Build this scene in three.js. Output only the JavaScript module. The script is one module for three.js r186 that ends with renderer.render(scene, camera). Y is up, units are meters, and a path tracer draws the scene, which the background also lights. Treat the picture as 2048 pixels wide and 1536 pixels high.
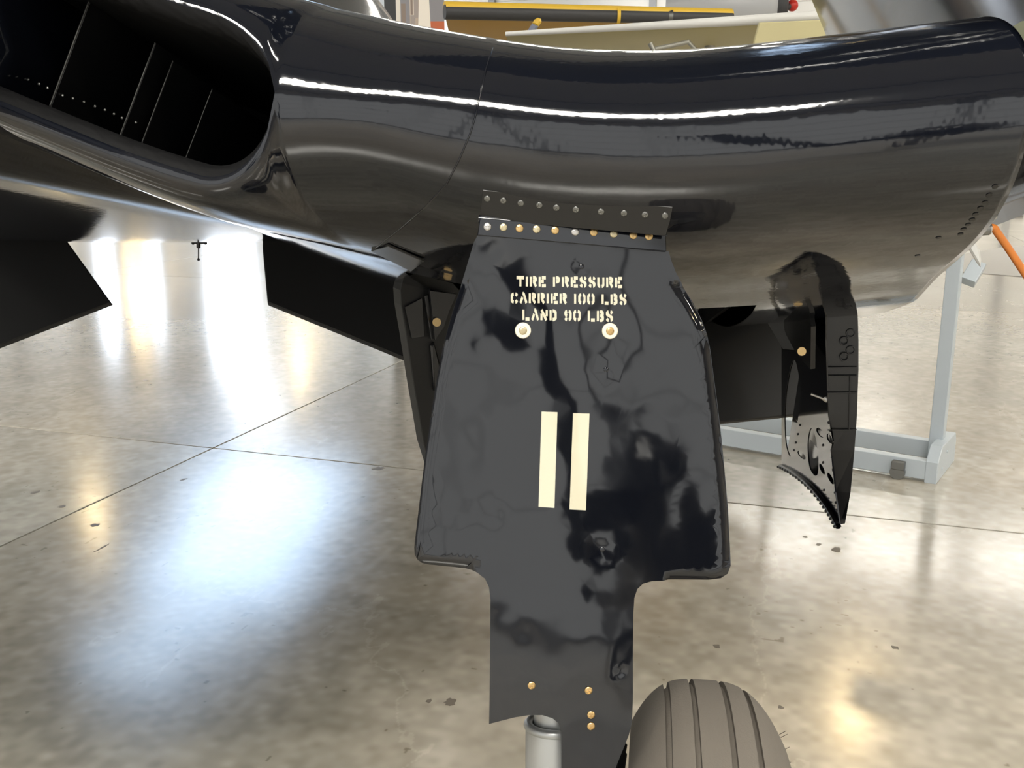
import * as THREE from 'three';
import { mergeVertices, toCreasedNormals } from 'three/addons/utils/BufferGeometryUtils.js';
import { RoundedBoxGeometry } from 'three/addons/geometries/RoundedBoxGeometry.js';
import { TessellateModifier } from 'three/addons/modifiers/TessellateModifier.js';
import { RectAreaLightUniformsLib } from 'three/addons/lights/RectAreaLightUniformsLib.js';
import { ImprovedNoise } from 'three/addons/math/ImprovedNoise.js';
import { Brush, Evaluator, SUBTRACTION } from 'three-bvh-csg';

// ---------------------------------------------------------------- camera, light, exposure
const EYE = 1.52, PITCH = 13.05 * Math.PI / 180, F = 1934;            // focal length in pixels of a 2048 x 1536 frame
const scene = new THREE.Scene();
scene.background = new THREE.Color(0.02, 0.022, 0.025);
const camera = new THREE.PerspectiveCamera(2 * Math.atan(768 / F) * 180 / Math.PI, 2048 / 1536, 0.05, 200);
camera.position.set(0, EYE, 0); camera.rotation.x = -PITCH;
const renderer = new THREE.WebGLRenderer({ antialias: true });
renderer.toneMapping = THREE.LinearToneMapping;
renderer.toneMappingExposure = 1.36;
renderer.shadowMap.enabled = true;
RectAreaLightUniformsLib.init();
const LAMP = 36, WARM = 60, SKYLIGHT = 4.2, WINDOW = 4, DOORGLOW = 0.52;                  // radiance of each kind of light

// ---------------------------------------------------------------- helpers
const V = (x, y, z) => new THREE.Vector3(x, y, z), V2 = (x, y) => new THREE.Vector2(x, y);
const R = (d) => d * Math.PI / 180, lerp = (a, b, t) => a + (b - a) * t;
const clamp = (x, a = 0, b = 1) => Math.min(b, Math.max(a, x));
const smooth = (a, b, x) => { const t = clamp((x - a) / (b - a)); return t * t * (3 - 2 * t); };
let seed = 7; const rnd = () => { seed = (seed * 1664525 + 1013904223) >>> 0; return seed / 4294967296; };
const N = new ImprovedNoise(), noise = (x, y, z = 0) => N.noise(x + 31.7, y + 17.3, z + 5.1);
const taken = {};
function numbered(n) { const k = taken[n] = (taken[n] ?? -1) + 1; return k ? n + '_' + String(k).padStart(3, '0') : n; }
function tag(o, label, category, group) { o.userData = { ...o.userData, label, category }; if (group) o.userData.group = group; return o; }
function thing(name, label, category, [x, y, z] = [0, 0, 0], turn = 0, group) {
  const o = new THREE.Group(); o.name = numbered(name); o.position.set(x, y, z); o.rotation.y = turn; scene.add(o); return tag(o, label, category, group);
}
function part(name, geo, mat, parent, label) {          // geometry is given in world coordinates unless the parent has no position
  if (Array.isArray(geo)) return geo.map((k) => part(name, k, mat, parent, label))[0];
  const g = geo;
  const m = new THREE.Mesh(g, mat); m.name = name; m.castShadow = m.receiveShadow = true; parent.add(m);
  if (label) m.userData.label = label;
  return m;
}
function struct(name, parent = scene) { const o = new THREE.Group(); o.name = name; o.userData.kind = 'structure'; parent.add(o); return o; }
function ray(px, py) { const x = (px - 1024) / F, y = (768 - py) / F, s = Math.sin(PITCH), c = Math.cos(PITCH); return V(x, y * c - s, -y * s - c); }
const C0 = V(0, EYE, 0);
const at = (px, py, D) => { const d = ray(px, py); return C0.clone().addScaledVector(d, D / -d.z); };      // the point seen at a pixel, D metres ahead
const onFloor = (px, py, h = 0) => { const d = ray(px, py); return C0.clone().addScaledVector(d, (h - EYE) / d.y); };
// a plane in the world with its own axes
function frame(o, n, up = V(0, 1, 0)) {
  n = n.clone().normalize(); const x = up.clone().cross(n).normalize(), y = n.clone().cross(x);
  const f = { o, n, x, y };
  f.at = (px, py) => { const d = ray(px, py), t = o.clone().sub(C0).dot(n) / d.dot(n), p = C0.clone().addScaledVector(d, t).sub(o); return V2(p.dot(x), p.dot(y)); };
  f.to = (v, off = 0) => o.clone().addScaledVector(x, v.x).addScaledVector(y, v.y).addScaledVector(n, off);
  f.m = new THREE.Matrix4().makeBasis(x, y, n).setPosition(o);
  f.hit = (px, py, off = 0) => f.to(f.at(px, py), off);
  return f;
}
const poly = (f, list) => list.map(([x, y]) => f.at(x, y));
function plate(f, pts, thick, { holes = [], bevel = 0.0006, off = 0 } = {}) {      // a slab whose front outline lies in the plane of f, its thickness behind it
  const s = new THREE.Shape(pts); for (const h of holes) s.holes.push(new THREE.Path(h));
  const g = new THREE.ExtrudeGeometry(s, { depth: Math.max(thick - 2 * bevel, 1e-4), bevelEnabled: bevel > 0, bevelThickness: bevel, bevelSize: bevel, bevelOffset: -bevel, bevelSegments: 1, curveSegments: 8 });
  g.translate(0, 0, off - thick + bevel); g.applyMatrix4(f.m); return g;
}
const box = (w, h, d, x = 0, y = 0, z = 0, r = 0) => (r ? new RoundedBoxGeometry(w, h, d, 2, r) : new THREE.BoxGeometry(w, h, d)).translate(x, y, z);
function rod(a, b, r, r2 = r, seg = 14) { const g = new THREE.CylinderGeometry(r2, r, a.distanceTo(b), seg); g.applyQuaternion(new THREE.Quaternion().setFromUnitVectors(V(0, 1, 0), b.clone().sub(a).normalize())); const m = a.clone().add(b).multiplyScalar(0.5); return g.translate(m.x, m.y, m.z); }
const tube = (pts, r, seg = 40, rs = 8) => new THREE.TubeGeometry(new THREE.CatmullRomCurve3(pts), seg, r, rs);
function bar(a, b, w, h, side) {                          // a square bar from a to b, its width along side
  const y = b.clone().sub(a), L = y.length(); y.normalize(); const z = side.clone().cross(y).normalize(), x = y.clone().cross(z);
  return new RoundedBoxGeometry(w, L, h, 1, 0.004).applyMatrix4(new THREE.Matrix4().makeBasis(x, y, z).setPosition(a.clone().add(b).multiplyScalar(0.5)));
}
const oval = (c, rx, ry, rot = 0, n = 24) => Array.from({ length: n }, (_, i) => { const a = i / n * 2 * Math.PI, x = Math.cos(a) * rx, y = Math.sin(a) * ry; return V2(c.x + x * Math.cos(rot) - y * Math.sin(rot), c.y + x * Math.sin(rot) + y * Math.cos(rot)); });
function facing(p, n, g) { return g.applyMatrix4(new THREE.Matrix4().makeBasis(...basis(n)).setPosition(p)); }
function basis(n) { n = n.clone().normalize(); const x = (Math.abs(n.y) > 0.95 ? V(1, 0, 0) : V(0, 1, 0)).cross(n).normalize(); return [x, n.clone().cross(x), n]; }
function put(mesh, p, n, roll = 0) { mesh.matrixAutoUpdate = true; mesh.position.copy(p); mesh.quaternion.setFromRotationMatrix(new THREE.Matrix4().makeBasis(...basis(n))); if (roll) mesh.rotateZ(roll); return mesh; }

// ---------------------------------------------------------------- textures and materials
function tex(size, fn, srgb) {
  const d = new Uint8Array(size * size * 4);
  for (let j = 0; j < size; j++) for (let i = 0; i < size; i++) { const c = fn(i / size, j / size); for (let k = 0; k < 3; k++) d[(j * size + i) * 4 + k] = clamp(Array.isArray(c) ? c[k] : c, 0, 255); d[(j * size + i) * 4 + 3] = 255; }
  const t = new THREE.DataTexture(d, size, size); t.wrapS = t.wrapT = THREE.RepeatWrapping; t.magFilter = THREE.LinearFilter; t.minFilter = THREE.LinearMipmapLinearFilter; t.generateMipmaps = true;
  if (srgb) t.colorSpace = THREE.SRGBColorSpace; t.needsUpdate = true; return t;
}
function tiled(period, sd) {                              // value noise that repeats after `period` cells
  const g = []; let s = sd; for (let i = 0; i < period * period; i++) { s = (s * 1103515245 + 12345) & 0x7fffffff; g.push(s / 0x7fffffff); }
  return (u, v) => { const x = u * period, y = v * period, i = Math.floor(x), j = Math.floor(y), a = x - i, b = y - j, f = a * a * (3 - 2 * a), h = b * b * (3 - 2 * b), q = (m, n) => g[((n % period + period) % period) * period + (m % period + period) % period]; return lerp(lerp(q(i, j), q(i + 1, j), f), lerp(q(i, j + 1), q(i + 1, j + 1), f), h); };
}
const oct = [3, 6, 12, 25, 50, 100, 200].map((p, i) => tiled(p, 91 + i * 17));
const cloud = (u, v) => oct.reduce((a, f, i) => a + f(u, v) / 1.7 ** i, 0) / oct.reduce((a, f, i) => a + 1 / 1.7 ** i, 0);
const floorMap = tex(1024, (u, v) => {
  const c = cloud(u, v), e = cloud(u + 0.37, v + 0.61), w = cloud(u * 2 + 0.2, v + 0.1), k = (c - 0.5) * 90 + (oct[5](u, v) - 0.5) * 16 + (oct[6](u, v) - 0.5) * 20, warm = (e - 0.5) * 44;
  const speck = oct[6](u + 0.2, v) > 0.95 && oct[3](u, v + 0.3) > 0.55 ? -34 : 0, wear = Math.abs(w - 0.5) < 0.004 && e > 0.5 ? 10 : 0;
  return [170 + k + warm * 0.35 + speck + wear, 164 + k + speck + wear, 151 + k - warm * 0.3 + speck + wear];
}, true);
const floorRough = tex(512, (u, v) => 118 + (oct[0](u, v) + oct[1](u, v) - 1) * 30);
const peel = tex(512, (u, v) => 128 + (oct[5](u, v) - 0.5) * 120 + (oct[4](u, v) - 0.5) * 110);
const grain = tex(256, (u, v) => 128 + (oct[6](u, v) - 0.5) * 120 + (oct[4](u, v) - 0.5) * 70);
const M = {};
const mat = (k, color, roughness, metalness = 0, extra = {}) => (M[k] = new THREE.MeshPhysicalMaterial({ color: new THREE.Color(...color), roughness, metalness, side: THREE.DoubleSide, ...extra }));
const peelWing = peel.clone(); peelWing.repeat.set(2.2, 2.2); peelWing.needsUpdate = true;
mat('paint', [0.0045, 0.0056, 0.0095], 0.07, 0, { ior: 1.62, bumpMap: peelWing, bumpScale: 0.00010 });
mat('paintPlain', [0.0045, 0.0056, 0.0095], 0.09, 0, { ior: 1.62 });
mat('black', [0.006, 0.006, 0.0065], 0.35);
mat('satin', [0.010, 0.010, 0.011], 0.28);
mat('duct', [0.0035, 0.0035, 0.004], 0.7, 0, { specularIntensity: 0.4 });
mat('flapPaint', [0.006, 0.006, 0.0065], 0.55);
mat('brass', [0.62, 0.43, 0.20], 0.34, 1);
mat('steel', [0.55, 0.53, 0.50], 0.35, 1);
mat('cad', [0.60, 0.52, 0.34], 0.36, 1);
mat('ivory', [0.78, 0.72, 0.58], 0.5);
mat('dullSteel', [0.22, 0.22, 0.21], 0.4, 1);
mat('ductMetal', [0.09, 0.09, 0.085], 0.45, 1);
mat('chrome', [0.62, 0.62, 0.62], 0.16, 1);
mat('silver', [0.46, 0.47, 0.47], 0.38, 0.75);
mat('rubber', [0.150, 0.132, 0.110], 0.78, 0, { bumpMap: grain, bumpScale: 0.0006 });
mat('standPaint', [0.47, 0.52, 0.56], 0.42);
mat('standDark', [0.06, 0.055, 0.05], 0.6);
mat('orange', [0.60, 0.19, 0.035], 0.42);
mat('white', [0.80, 0.79, 0.76], 0.4);
mat('lug', [0.66, 0.66, 0.64], 0.4);
mat('olive', [0.085, 0.09, 0.05], 0.45);
mat('zinc', [0.42, 0.41, 0.36], 0.4, 0.6);
mat('yellow', [0.78, 0.50, 0.055], 0.42);
mat('gold', [0.52, 0.30, 0.05], 0.5);  // the yellow paint with the shade of the wing underside put into its colour
mat('boot', [0.045, 0.045, 0.048], 0.55);
mat('cream', [0.74, 0.70, 0.52], 0.45);
mat('creamDark', [0.60, 0.54, 0.30], 0.5);
mat('alu', [0.60, 0.58, 0.54], 0.32, 0.85);
mat('greyPaint', [0.50, 0.51, 0.53], 0.3);
mat('red', [0.62, 0.03, 0.02], 0.35);
mat('blade', [0.20, 0.22, 0.30], 0.4);
mat('siding', [0.74, 0.73, 0.71], 0.55);
mat('column', [0.26, 0.27, 0.29], 0.5);
mat('ceil', [0.30, 0.30, 0.30], 0.8);
mat('mat', [0.40, 0.385, 0.36], 0.5);
mat('joint', [0.05, 0.045, 0.04], 0.9);
mat('stain', [0.17, 0.145, 0.115], 0.5);
mat('fixture', [0.7, 0.7, 0.7], 0.5);
floorMap.repeat.set(0.17, 0.17); floorRough.repeat.set(0.31, 0.31); 
mat('concrete', [1, 1, 1], 0.42, 0, { map: floorMap, roughnessMap: floorRough, clearcoat: 0.55, clearcoatRoughness: 0.15 });
const glow = (c, i) => new THREE.MeshStandardMaterial({ color: 0x111111, emissive: new THREE.Color(...c), emissiveIntensity: i, roughness: 0.6 });
M.lampGlow = glow([1, 0.965, 0.88], LAMP * 0.7); M.warmGlow = glow([1, 0.76, 0.40], WARM * 0.8); M.skyGlow = glow([0.55, 0.74, 1], SKYLIGHT * 0.8); M.doorGlow = glow([1, 1, 0.97], DOORGLOW * 0.9); M.winGlow = glow([0.80, 0.88, 1], WINDOW * 0.8);

// ---------------------------------------------------------------- the hall: floor, walls, ceiling, lamps
// the floor's joints give the hall its axes: hx runs along the long joint, hz away from the camera
const J0 = onFloor(426, 896), hx = onFloor(2048, 1067).sub(J0).setY(0).normalize(), hz = V(hx.z, 0, -hx.x);
const BETA = Math.atan2(-hx.z, hx.x), hall = (a, y, b) => V(0, y, 0).addScaledVector(hx, a).addScaledVector(hz, b);
const hallGroupTurn = (o) => { o.rotation.y = BETA; return o; };
const A0 = -30, A1 = 30, B0 = -11, B1 = 33, H = 9;
{
  const floor = hallGroupTurn(struct('floor'));
  part('sub_base', box(A1 - A0 + 0.6, 0.12, B1 - B0 + 0.6, (A0 + A1) / 2, -0.11 - 0.02, -(B0 + B1) / 2), M.joint, floor);
  const ja = J0.dot(hx), jb = J0.dot(hz), P = 6.6, gap = 0.009, cut = (j, lo, hi) => { const l = [lo]; for (let k = Math.ceil((lo - j) / P); j + k * P < hi; k++) if (j + k * P > lo + 0.05) l.push(j + k * P); l.push(hi); return l; };
  const as = cut(ja, A0 - 0.1, A1 + 0.1), bs = cut(jb, B0 - 0.1, B1 + 0.1);
  for (let i = 0; i + 1 < as.length; i++) for (let k = 0; k + 1 < bs.length; k++) {
    const g = new RoundedBoxGeometry(as[i + 1] - as[i] - gap, 0.07, bs[k + 1] - bs[k] - gap, 1, 0.003), x = (as[i] + as[i + 1]) / 2, z = -(bs[k] + bs[k + 1]) / 2;
    g.translate(x, -0.035, z); const p = g.attributes.position, uv = g.attributes.uv, du = rnd() * 5, dv = rnd() * 5;
    for (let n = 0; n < p.count; n++) uv.setXY(n, p.getX(n) + du, p.getZ(n) + dv);
    part('slab', g, M.concrete, floor);
  }
  const spot = (px, py, rx, ry, sd) => { const c = onFloor(px, py).applyAxisAngle(V(0, 1, 0), -BETA); seed = sd; const pts = Array.from({ length: 16 }, (_, i) => { const a = i / 16 * 6.2832, q = 0.6 + 0.6 * rnd(); return V2(Math.cos(a) * rx * q, Math.sin(a) * ry * q); }); const g = new THREE.ExtrudeGeometry(new THREE.Shape(pts), { depth: 0.0006, bevelEnabled: false }); g.rotateX(-Math.PI / 2); g.translate(c.x, 0.0001, c.z); part('stain', g, M.stain, floor); };
  [[190, 1050, 0.022, 0.02, 1], [858, 1402, 0.009, 0.012, 2], [900, 1404, 0.018, 0.02, 3], [1673, 1099, 0.02, 0.03, 4], [1610, 1074, 0.01, 0.012, 5], [1637, 1089, 0.01, 0.014, 6], [757, 937, 0.03, 0.03, 7], [1434, 1293, 0.013, 0.013, 8], [367, 959, 0.012, 0.02, 9], [290, 761, 0.016, 0.03, 10], [124, 1013, 0.02, 0.02, 11], [205, 1095, 0.006, 0.045, 12], [1790, 1295, 0.013, 0.012, 13], [70, 985, 0.02, 0.03, 14], [1562, 1415, 0.01, 0.01, 15]].forEach((a) => spot(...a));
  // walls of lapped siding with steel columns
  const wall = (name, len, low, turn, cx, cz, wins = []) => {
    const w = struct(name); w.position.copy(hall(cx, 0, cz)); w.rotation.y = BETA + turn;       // the wall runs along its own x, its face looks along +z
    part('wall_core', box(len, H + 0.4, 0.2, 0, H / 2, -0.14), M.siding, w);
    const n = Math.round(H / 0.45);
    for (let i = 0; i < n; i++) { const g = box(len, H / n - 0.012, 0.03, 0, (i + 0.5) * H / n, -0.02); g.rotateX(0); part('siding_panel', g, M.siding, w); }
    for (let x = -len / 2 + 2; x < len / 2; x += 5.5) part('wall_column', box(0.22, H, 0.16, x, H / 2, 0.06), M.column, w);
    for (const [x, y, ww, hh] of wins) {
      const f = part('window_frame', [box(ww + 0.2, 0.1, 0.1, x, y - hh / 2 - 0.05, 0.05), box(ww + 0.2, 0.1, 0.1, x, y + hh / 2 + 0.05, 0.05), box(0.1, hh, 0.1, x - ww / 2 - 0.05, y, 0.05), box(0.1, hh, 0.1, x + ww / 2 + 0.05, y, 0.05)], M.column, w);
      part('window_pane', box(ww, hh, 0.02, x, y, 0.02), M.winGlow, f);
      const l = new THREE.RectAreaLight(new THREE.Color(0.80, 0.88, 1), WINDOW, ww, hh); l.position.set(x, y, 0.06); l.rotation.y = Math.PI; w.add(l);
    }
    return w;
  };
  wall('wall_back', A1 - A0, 0, 0, (A0 + A1) / 2, B1, [[-28.4, 3.7, 1.1, 4.2], [-26.1, 3.4, 0.5, 3.6], [-22.5, 3.9, 2.2, 4.6]]);
  const front = wall('wall_front', A1 - A0, 0, Math.PI, (A0 + A1) / 2, B0);
  // behind the camera: the hangar door, rows of translucent daylight panels between dark rails
  const hd = part('door_1', box(37, 7.5, 0.06, 0, 3.75, 0.03), M.column, front);
  for (let r = 0; r < 5; r++) for (let c = 0; c < 9; c++) part('door_panel', box(3.9, 1.3, 0.04, -16.4 + c * 4.1, 0.85 + r * 1.44, 0.06), M.doorGlow, hd);
  const dl = new THREE.RectAreaLight(new THREE.Color(1, 1, 0.97), DOORGLOW, 37, 7.2); dl.position.set(0, 3.75, 0.1); dl.rotation.y = Math.PI; front.add(dl);
  wall('wall_left', B1 - B0, 0, Math.PI / 2, A0, (B0 + B1) / 2);
  wall('wall_right', B1 - B0, 0, -Math.PI / 2, A1, (B0 + B1) / 2);
  const ceiling = hallGroupTurn(struct('ceiling'));
  part('roof_deck', box(A1 - A0 + 0.6, 0.2, B1 - B0 + 0.6, (A0 + A1) / 2, H + 0.1, -(B0 + B1) / 2), M.ceil, ceiling);
  for (let b = B0 + 3; b < B1; b += 6) part('roof_beam', box(A1 - A0, 0.4, 0.2, (A0 + A1) / 2, H - 0.2, -b), M.column, ceiling);
  for (const [a, b, w, d] of [[-13.6, 16.2, 2.4, 3], [-14.6, 20.5, 4.4, 3.6], [-16.4, 25.5, 5.2, 4], [9, 20, 1.4, 2.6]]) {
    part('roof_light', box(w, 0.04, d, a, H - 0.03, -b), M.skyGlow, ceiling);
    const l = new THREE.RectAreaLight(new THREE.Color(0.55, 0.74, 1), SKYLIGHT, w, d); l.position.set(a, H - 0.06, -b); l.rotation.x = -Math.PI / 2; ceiling.add(l);
  }
  // strip lamps under the beams, most added out of frame to light the floor
  const strip = thing('unseen_strip_lamp', 'long white strip lamp under the hangar roof, mostly added unseen to light the floor', 'lamp', [0, 0, 0], 0, 'strip lamps under the roof');
  part('housing', box(2.5, 0.09, 0.30, 0, 0.06, 0, 0.01), M.fixture, strip); part('diffuser', box(2.4, 0.02, 0.24, 0, 0.005, 0), M.lampGlow, strip);
  part('hanger', [rod(V(-0.9, 0.1, 0), V(-0.9, H - 7.5, 0), 0.006), rod(V(0.9, 0.1, 0), V(0.9, H - 7.5, 0), 0.006)], M.steel, strip);
  const light = new THREE.RectAreaLight(new THREE.Color(1, 0.965, 0.88), LAMP, 2.4, 0.24); light.position.y = -0.012; light.rotation.x = -Math.PI / 2; strip.add(light);
  let first = true;
  const spots = [[5, 1.5], [8, 1.5], [11, 1.5], [6.5, 5], [10, 5], [14, 5], [18, 5], [8.5, 9.5], [13, 9.5], [18, 9.5], [23, 9.5], [14, 15], [20, 15], [26, 15], [18, 22], [25, 22], [9, -4], [15, -4], [-7, 1.5], [-11, 1.5], [-16, 1.5], [-12, 6], [-17, 6], [-23, 6], [-21, 12], [-27, 12], [-10, -5], [-18, -5], [-20, 30.5], [-13, 30.5], [-6, 30.5], [1, 30.5], [8, 30.5]];
  for (let a = -9; a <= 13; a += 2.75) spots.push([a, 23]);
  for (const [a, b] of spots) {
    const s = first ? strip : strip.clone(); if (!first) { s.name = numbered('unseen_strip_lamp'); scene.add(s); } first = false;
    s.position.copy(hall(a, 7.5, b)); s.rotation.y = BETA;
  }
  // a short row of wide panel lamps behind the camera, mirrored along the leading edge
  const pan = thing('panel_lamp', 'wide white panel lamp in the short row behind the camera', 'lamp', [0, 0, 0], 0, 'panel lamps behind the camera');
  part('housing', box(0.88, 0.09, 1.5, 0, 0.06, 0, 0.01), M.fixture, pan); part('diffuser', box(0.84, 0.02, 1.45, 0, 0.005, 0), M.lampGlow, pan);
  part('hanger', [rod(V(0, 0.1, -0.4), V(0, H - 7.5, -0.4), 0.006), rod(V(0, 0.1, 0.4), V(0, H - 7.5, 0.4), 0.006)], M.steel, pan);
  const pll = new THREE.RectAreaLight(new THREE.Color(1, 0.965, 0.88), LAMP, 0.84, 1.45); pll.position.y = -0.012; pll.rotation.x = -Math.PI / 2; pan.add(pll);
  [-1.62, -0.5, 0.42, 1.4].forEach((a, i) => { const c = i ? pan.clone() : pan; if (i) { c.name = numbered('panel_lamp'); scene.add(c); } c.position.copy(hall(a, 7.5, -4.9)); c.rotation.y = BETA; });
  // warm high bay lamps: some set from floor glints, others added to light floor
  const bay = thing('high_bay_lamp', 'round warm high bay lamp hanging from the hangar roof, some of the set added for floor light', 'lamp', [0, 0, 0], 0, 'warm high bay lamps under the roof');
  part('reflector', new THREE.LatheGeometry([[0.06, 0.34], [0.10, 0.30], [0.16, 0.16], [0.27, 0.0], [0.28, 0.0], [0.17, 0.18], [0.11, 0.33]].map(([x, y]) => V2(x, y)), 24), M.steel, bay); part('bulb', new THREE.CylinderGeometry(0.25, 0.25, 0.02, 24).translate(0, 0.01, 0), M.warmGlow, bay);
  part('stem', rod(V(0, 0.3, 0), V(0, 0.9, 0), 0.015), M.steel, bay);
  const wl = new THREE.RectAreaLight(new THREE.Color(1, 0.76, 0.40), WARM, 0.44, 0.44); wl.position.y = -0.01; wl.rotation.x = -Math.PI / 2; bay.add(wl);
  first = true;
  for (const [px, py] of [[190, 1035], [268, 607], [600, 740], [1752, 1105], [1705, 1425], [285, 640]].concat([[14, 2], [20, 8], [26, 15], [14, -5], [22, -2], [27, 5], [12, 27]].map(([a, b]) => [null, hall(a, 8.1, b)]))) {
    const p = px === null ? py.clone() : onFloor(px, py), d = px === null ? V(0, 1, 0) : ray(px, py); d.y = Math.abs(d.y); const q = px === null ? p : p.addScaledVector(d, 8.1 / d.y); if (px !== null && q.dot(hz) > B1 - 0.5) q.addScaledVector(d, -(q.dot(hz) - B1 + 0.6) / d.dot(hz));
    const s = first ? bay : bay.clone(); if (!first) { s.name = numbered('high_bay_lamp'); scene.add(s); } first = false; s.position.copy(q);
  }
}

// ---------------------------------------------------------------- the aircraft
// its own axes: ea aft along the chord, es across the span to the camera's right, eu up; it stands nose up, turned 8 degrees
const PSI = R(8), AL = R(12), ea = V(Math.sin(PSI) * Math.cos(AL), -Math.sin(AL), -Math.cos(PSI) * Math.cos(AL)), es = V(Math.cos(PSI), 0, Math.sin(PSI)), eu = es.clone().cross(ea).negate().normalize();
if (eu.y < 0) eu.negate();
const plane = thing('fighter_aircraft', 'glossy dark blue gull winged fighter aircraft with lettered landing gear door standing across the foreground', 'aircraft');
const LE0 = V(0.06, 0, -1.15), CH = 2.55, TH = 0.155;
const knots = [[-2, 2.205], [-0.45, 1.608], [-0.1, 1.538], [0.05, 1.521], [0.2, 1.527], [0.7, 1.578]];
const lin = (s) => { let i = 0; while (i < knots.length - 2 && s > knots[i + 1][0]) i++; const [a, y] = knots[i], [b, z] = knots[i + 1]; return y + (z - y) * (s - a) / (b - a); };
const leY = (s) => { let t = 0; for (let k = -6; k <= 6; k++) t += lin(s + k * 0.016); return t / 13; };
const P3 = (s, a, u) => LE0.clone().setY(leY(s)).addScaledVector(es, s).addScaledVector(ea, a).addScaledVector(eu, u);
const half = (x) => 5 * TH * (0.2969 * Math.sqrt(x) - 0.126 * x - 0.3516 * x * x + 0.2843 * x ** 3 - 0.1036 * x ** 4);
const camb = (x) => x < 0.2025 ? 15.957 / 6 * (x ** 3 - 3 * 0.2025 * x * x + 0.2025 ** 2 * (3 - 0.2025) * x) : 15.957 * 0.2025 ** 3 / 6 * (1 - x);
const SE = -0.335, SR = 0.085, inletE = (s) => s > SE ? 0 : s < SE - SR ? 1 : Math.sqrt(Math.max(0, 1 - ((s - (SE - SR)) / SR) ** 2));
const bez = (p, q, r, t, k) => { const m = 1 - k; return [0, 1].map((i) => m * m * m * p[i] + 3 * m * m * k * q[i] + 3 * m * k * k * r[i] + k * k * k * t[i]); };
function section(s) {                                      // the outline of the wing at span s: lower side, nose with the inlet, upper side
  const e = inletE(s), hl = 0.094 * e, hu = 0.056 * e, rho = 0.022 * e, b = smooth(-0.10, -0.42, s), Fw = 0.035 * b, sh = 0.034 * (1 - b), out = [];
  const XL = 0.17, XU = 0.13, low = (x) => (camb(x) - half(x)) * CH, upp = (x) => (camb(x) + half(x)) * CH;
  const d = 0.01, tl = [d * CH, low(XL + d) - low(XL)], tu = [d * CH, upp(XU + d) - upp(XU)], kl = 0.20 / Math.hypot(...tl), ku = 0.17 / Math.hypot(...tu);
  for (let i = 0; i <= 40; i++) { const x = lerp(0.80, XL, i / 40); out.push([x * CH, low(x), 0, x, 1]); }
  const bb = smooth(-0.20, -0.46, s), lp0 = [-Fw, sh - (hl + rho)], lp1 = [-Fw, sh - 0.15 + 0.085 * b - 0.116 * bb], lp3 = [XL * CH, low(XL)], lp2 = [lp3[0] - tl[0] * kl, lp3[1] - tl[1] * kl - 0.03 * b];
  for (let i = 1; i <= 56; i++) out.push([...bez(lp3, lp2, lp1, lp0, i / 56), 0, 0, 1]);
  for (let i = 1; i <= 7; i++) { const a = Math.PI / 2 * i / 7; out.push([-Fw + rho * (1 - Math.cos(a)), sh - (hl + rho) + rho * Math.sin(a), 1, 0]); }
  const dep = 0.55 * smooth(0, 0.5, e) * Math.min(1, e * 3), x0 = -Fw + rho;
  for (let i = 1; i <= 5; i++) out.push([lerp(x0, dep, i / 5), sh - hl, 1, 0]);
  for (let i = 4; i >= 0; i--) out.push([lerp(x0, dep, (i + 1) / 5), sh + hu, 1, 0]);
  out.push([x0, sh + hu, 1, 0]);
  for (let i = 6; i >= 0; i--) { const a = Math.PI / 2 * i / 7; out.push([-Fw + rho * (1 - Math.cos(a)), sh + (hu + rho) - rho * Math.sin(a), 1, 0]); }
  const up0 = [-Fw, sh + hu + rho], up1 = [-Fw, sh + 0.09 + 0.048 * bb], up3 = [XU * CH, upp(XU)], up2 = [up3[0] - tu[0] * ku, up3[1] - tu[1] * ku];
  for (let i = 1; i <= 50; i++) out.push([...bez(up0, up1, up2, up3, i / 50), 0, 0]);
  for (let i = 1; i <= 24; i++) { const x = lerp(XU, 0.80, i / 24); out.push([x * CH, upp(x), 0, 0]); }
  // inboard, the lower side runs out flat into the belly
  const flat = smooth(-0.42, -0.62, s);
  if (flat) for (const q of out) if (q[4]) { const p = P3(s, q[0], q[1]), y = bellyY(-p.z) + 0.015; if (p.y > y) q[1] += (y - p.y) / eu.y * flat * smooth(0.10, 0.45, q[0]); }
  return out;
}
const bellyY = (D) => D < 2.8 ? 1.288 + 0.145 * (2.8 - D) : 1.288 - 0.045 * (D - 2.8);
const wave = (s, a, u) => (0.00042 * noise(s * 7, a * 9, u * 14) + 0.00022 * noise(s * 17, a * 22, u * 40)) ;
const SEND = 0.505, bayS = [-0.315, 0.27], bayX = 0.205;
let wing;
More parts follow.
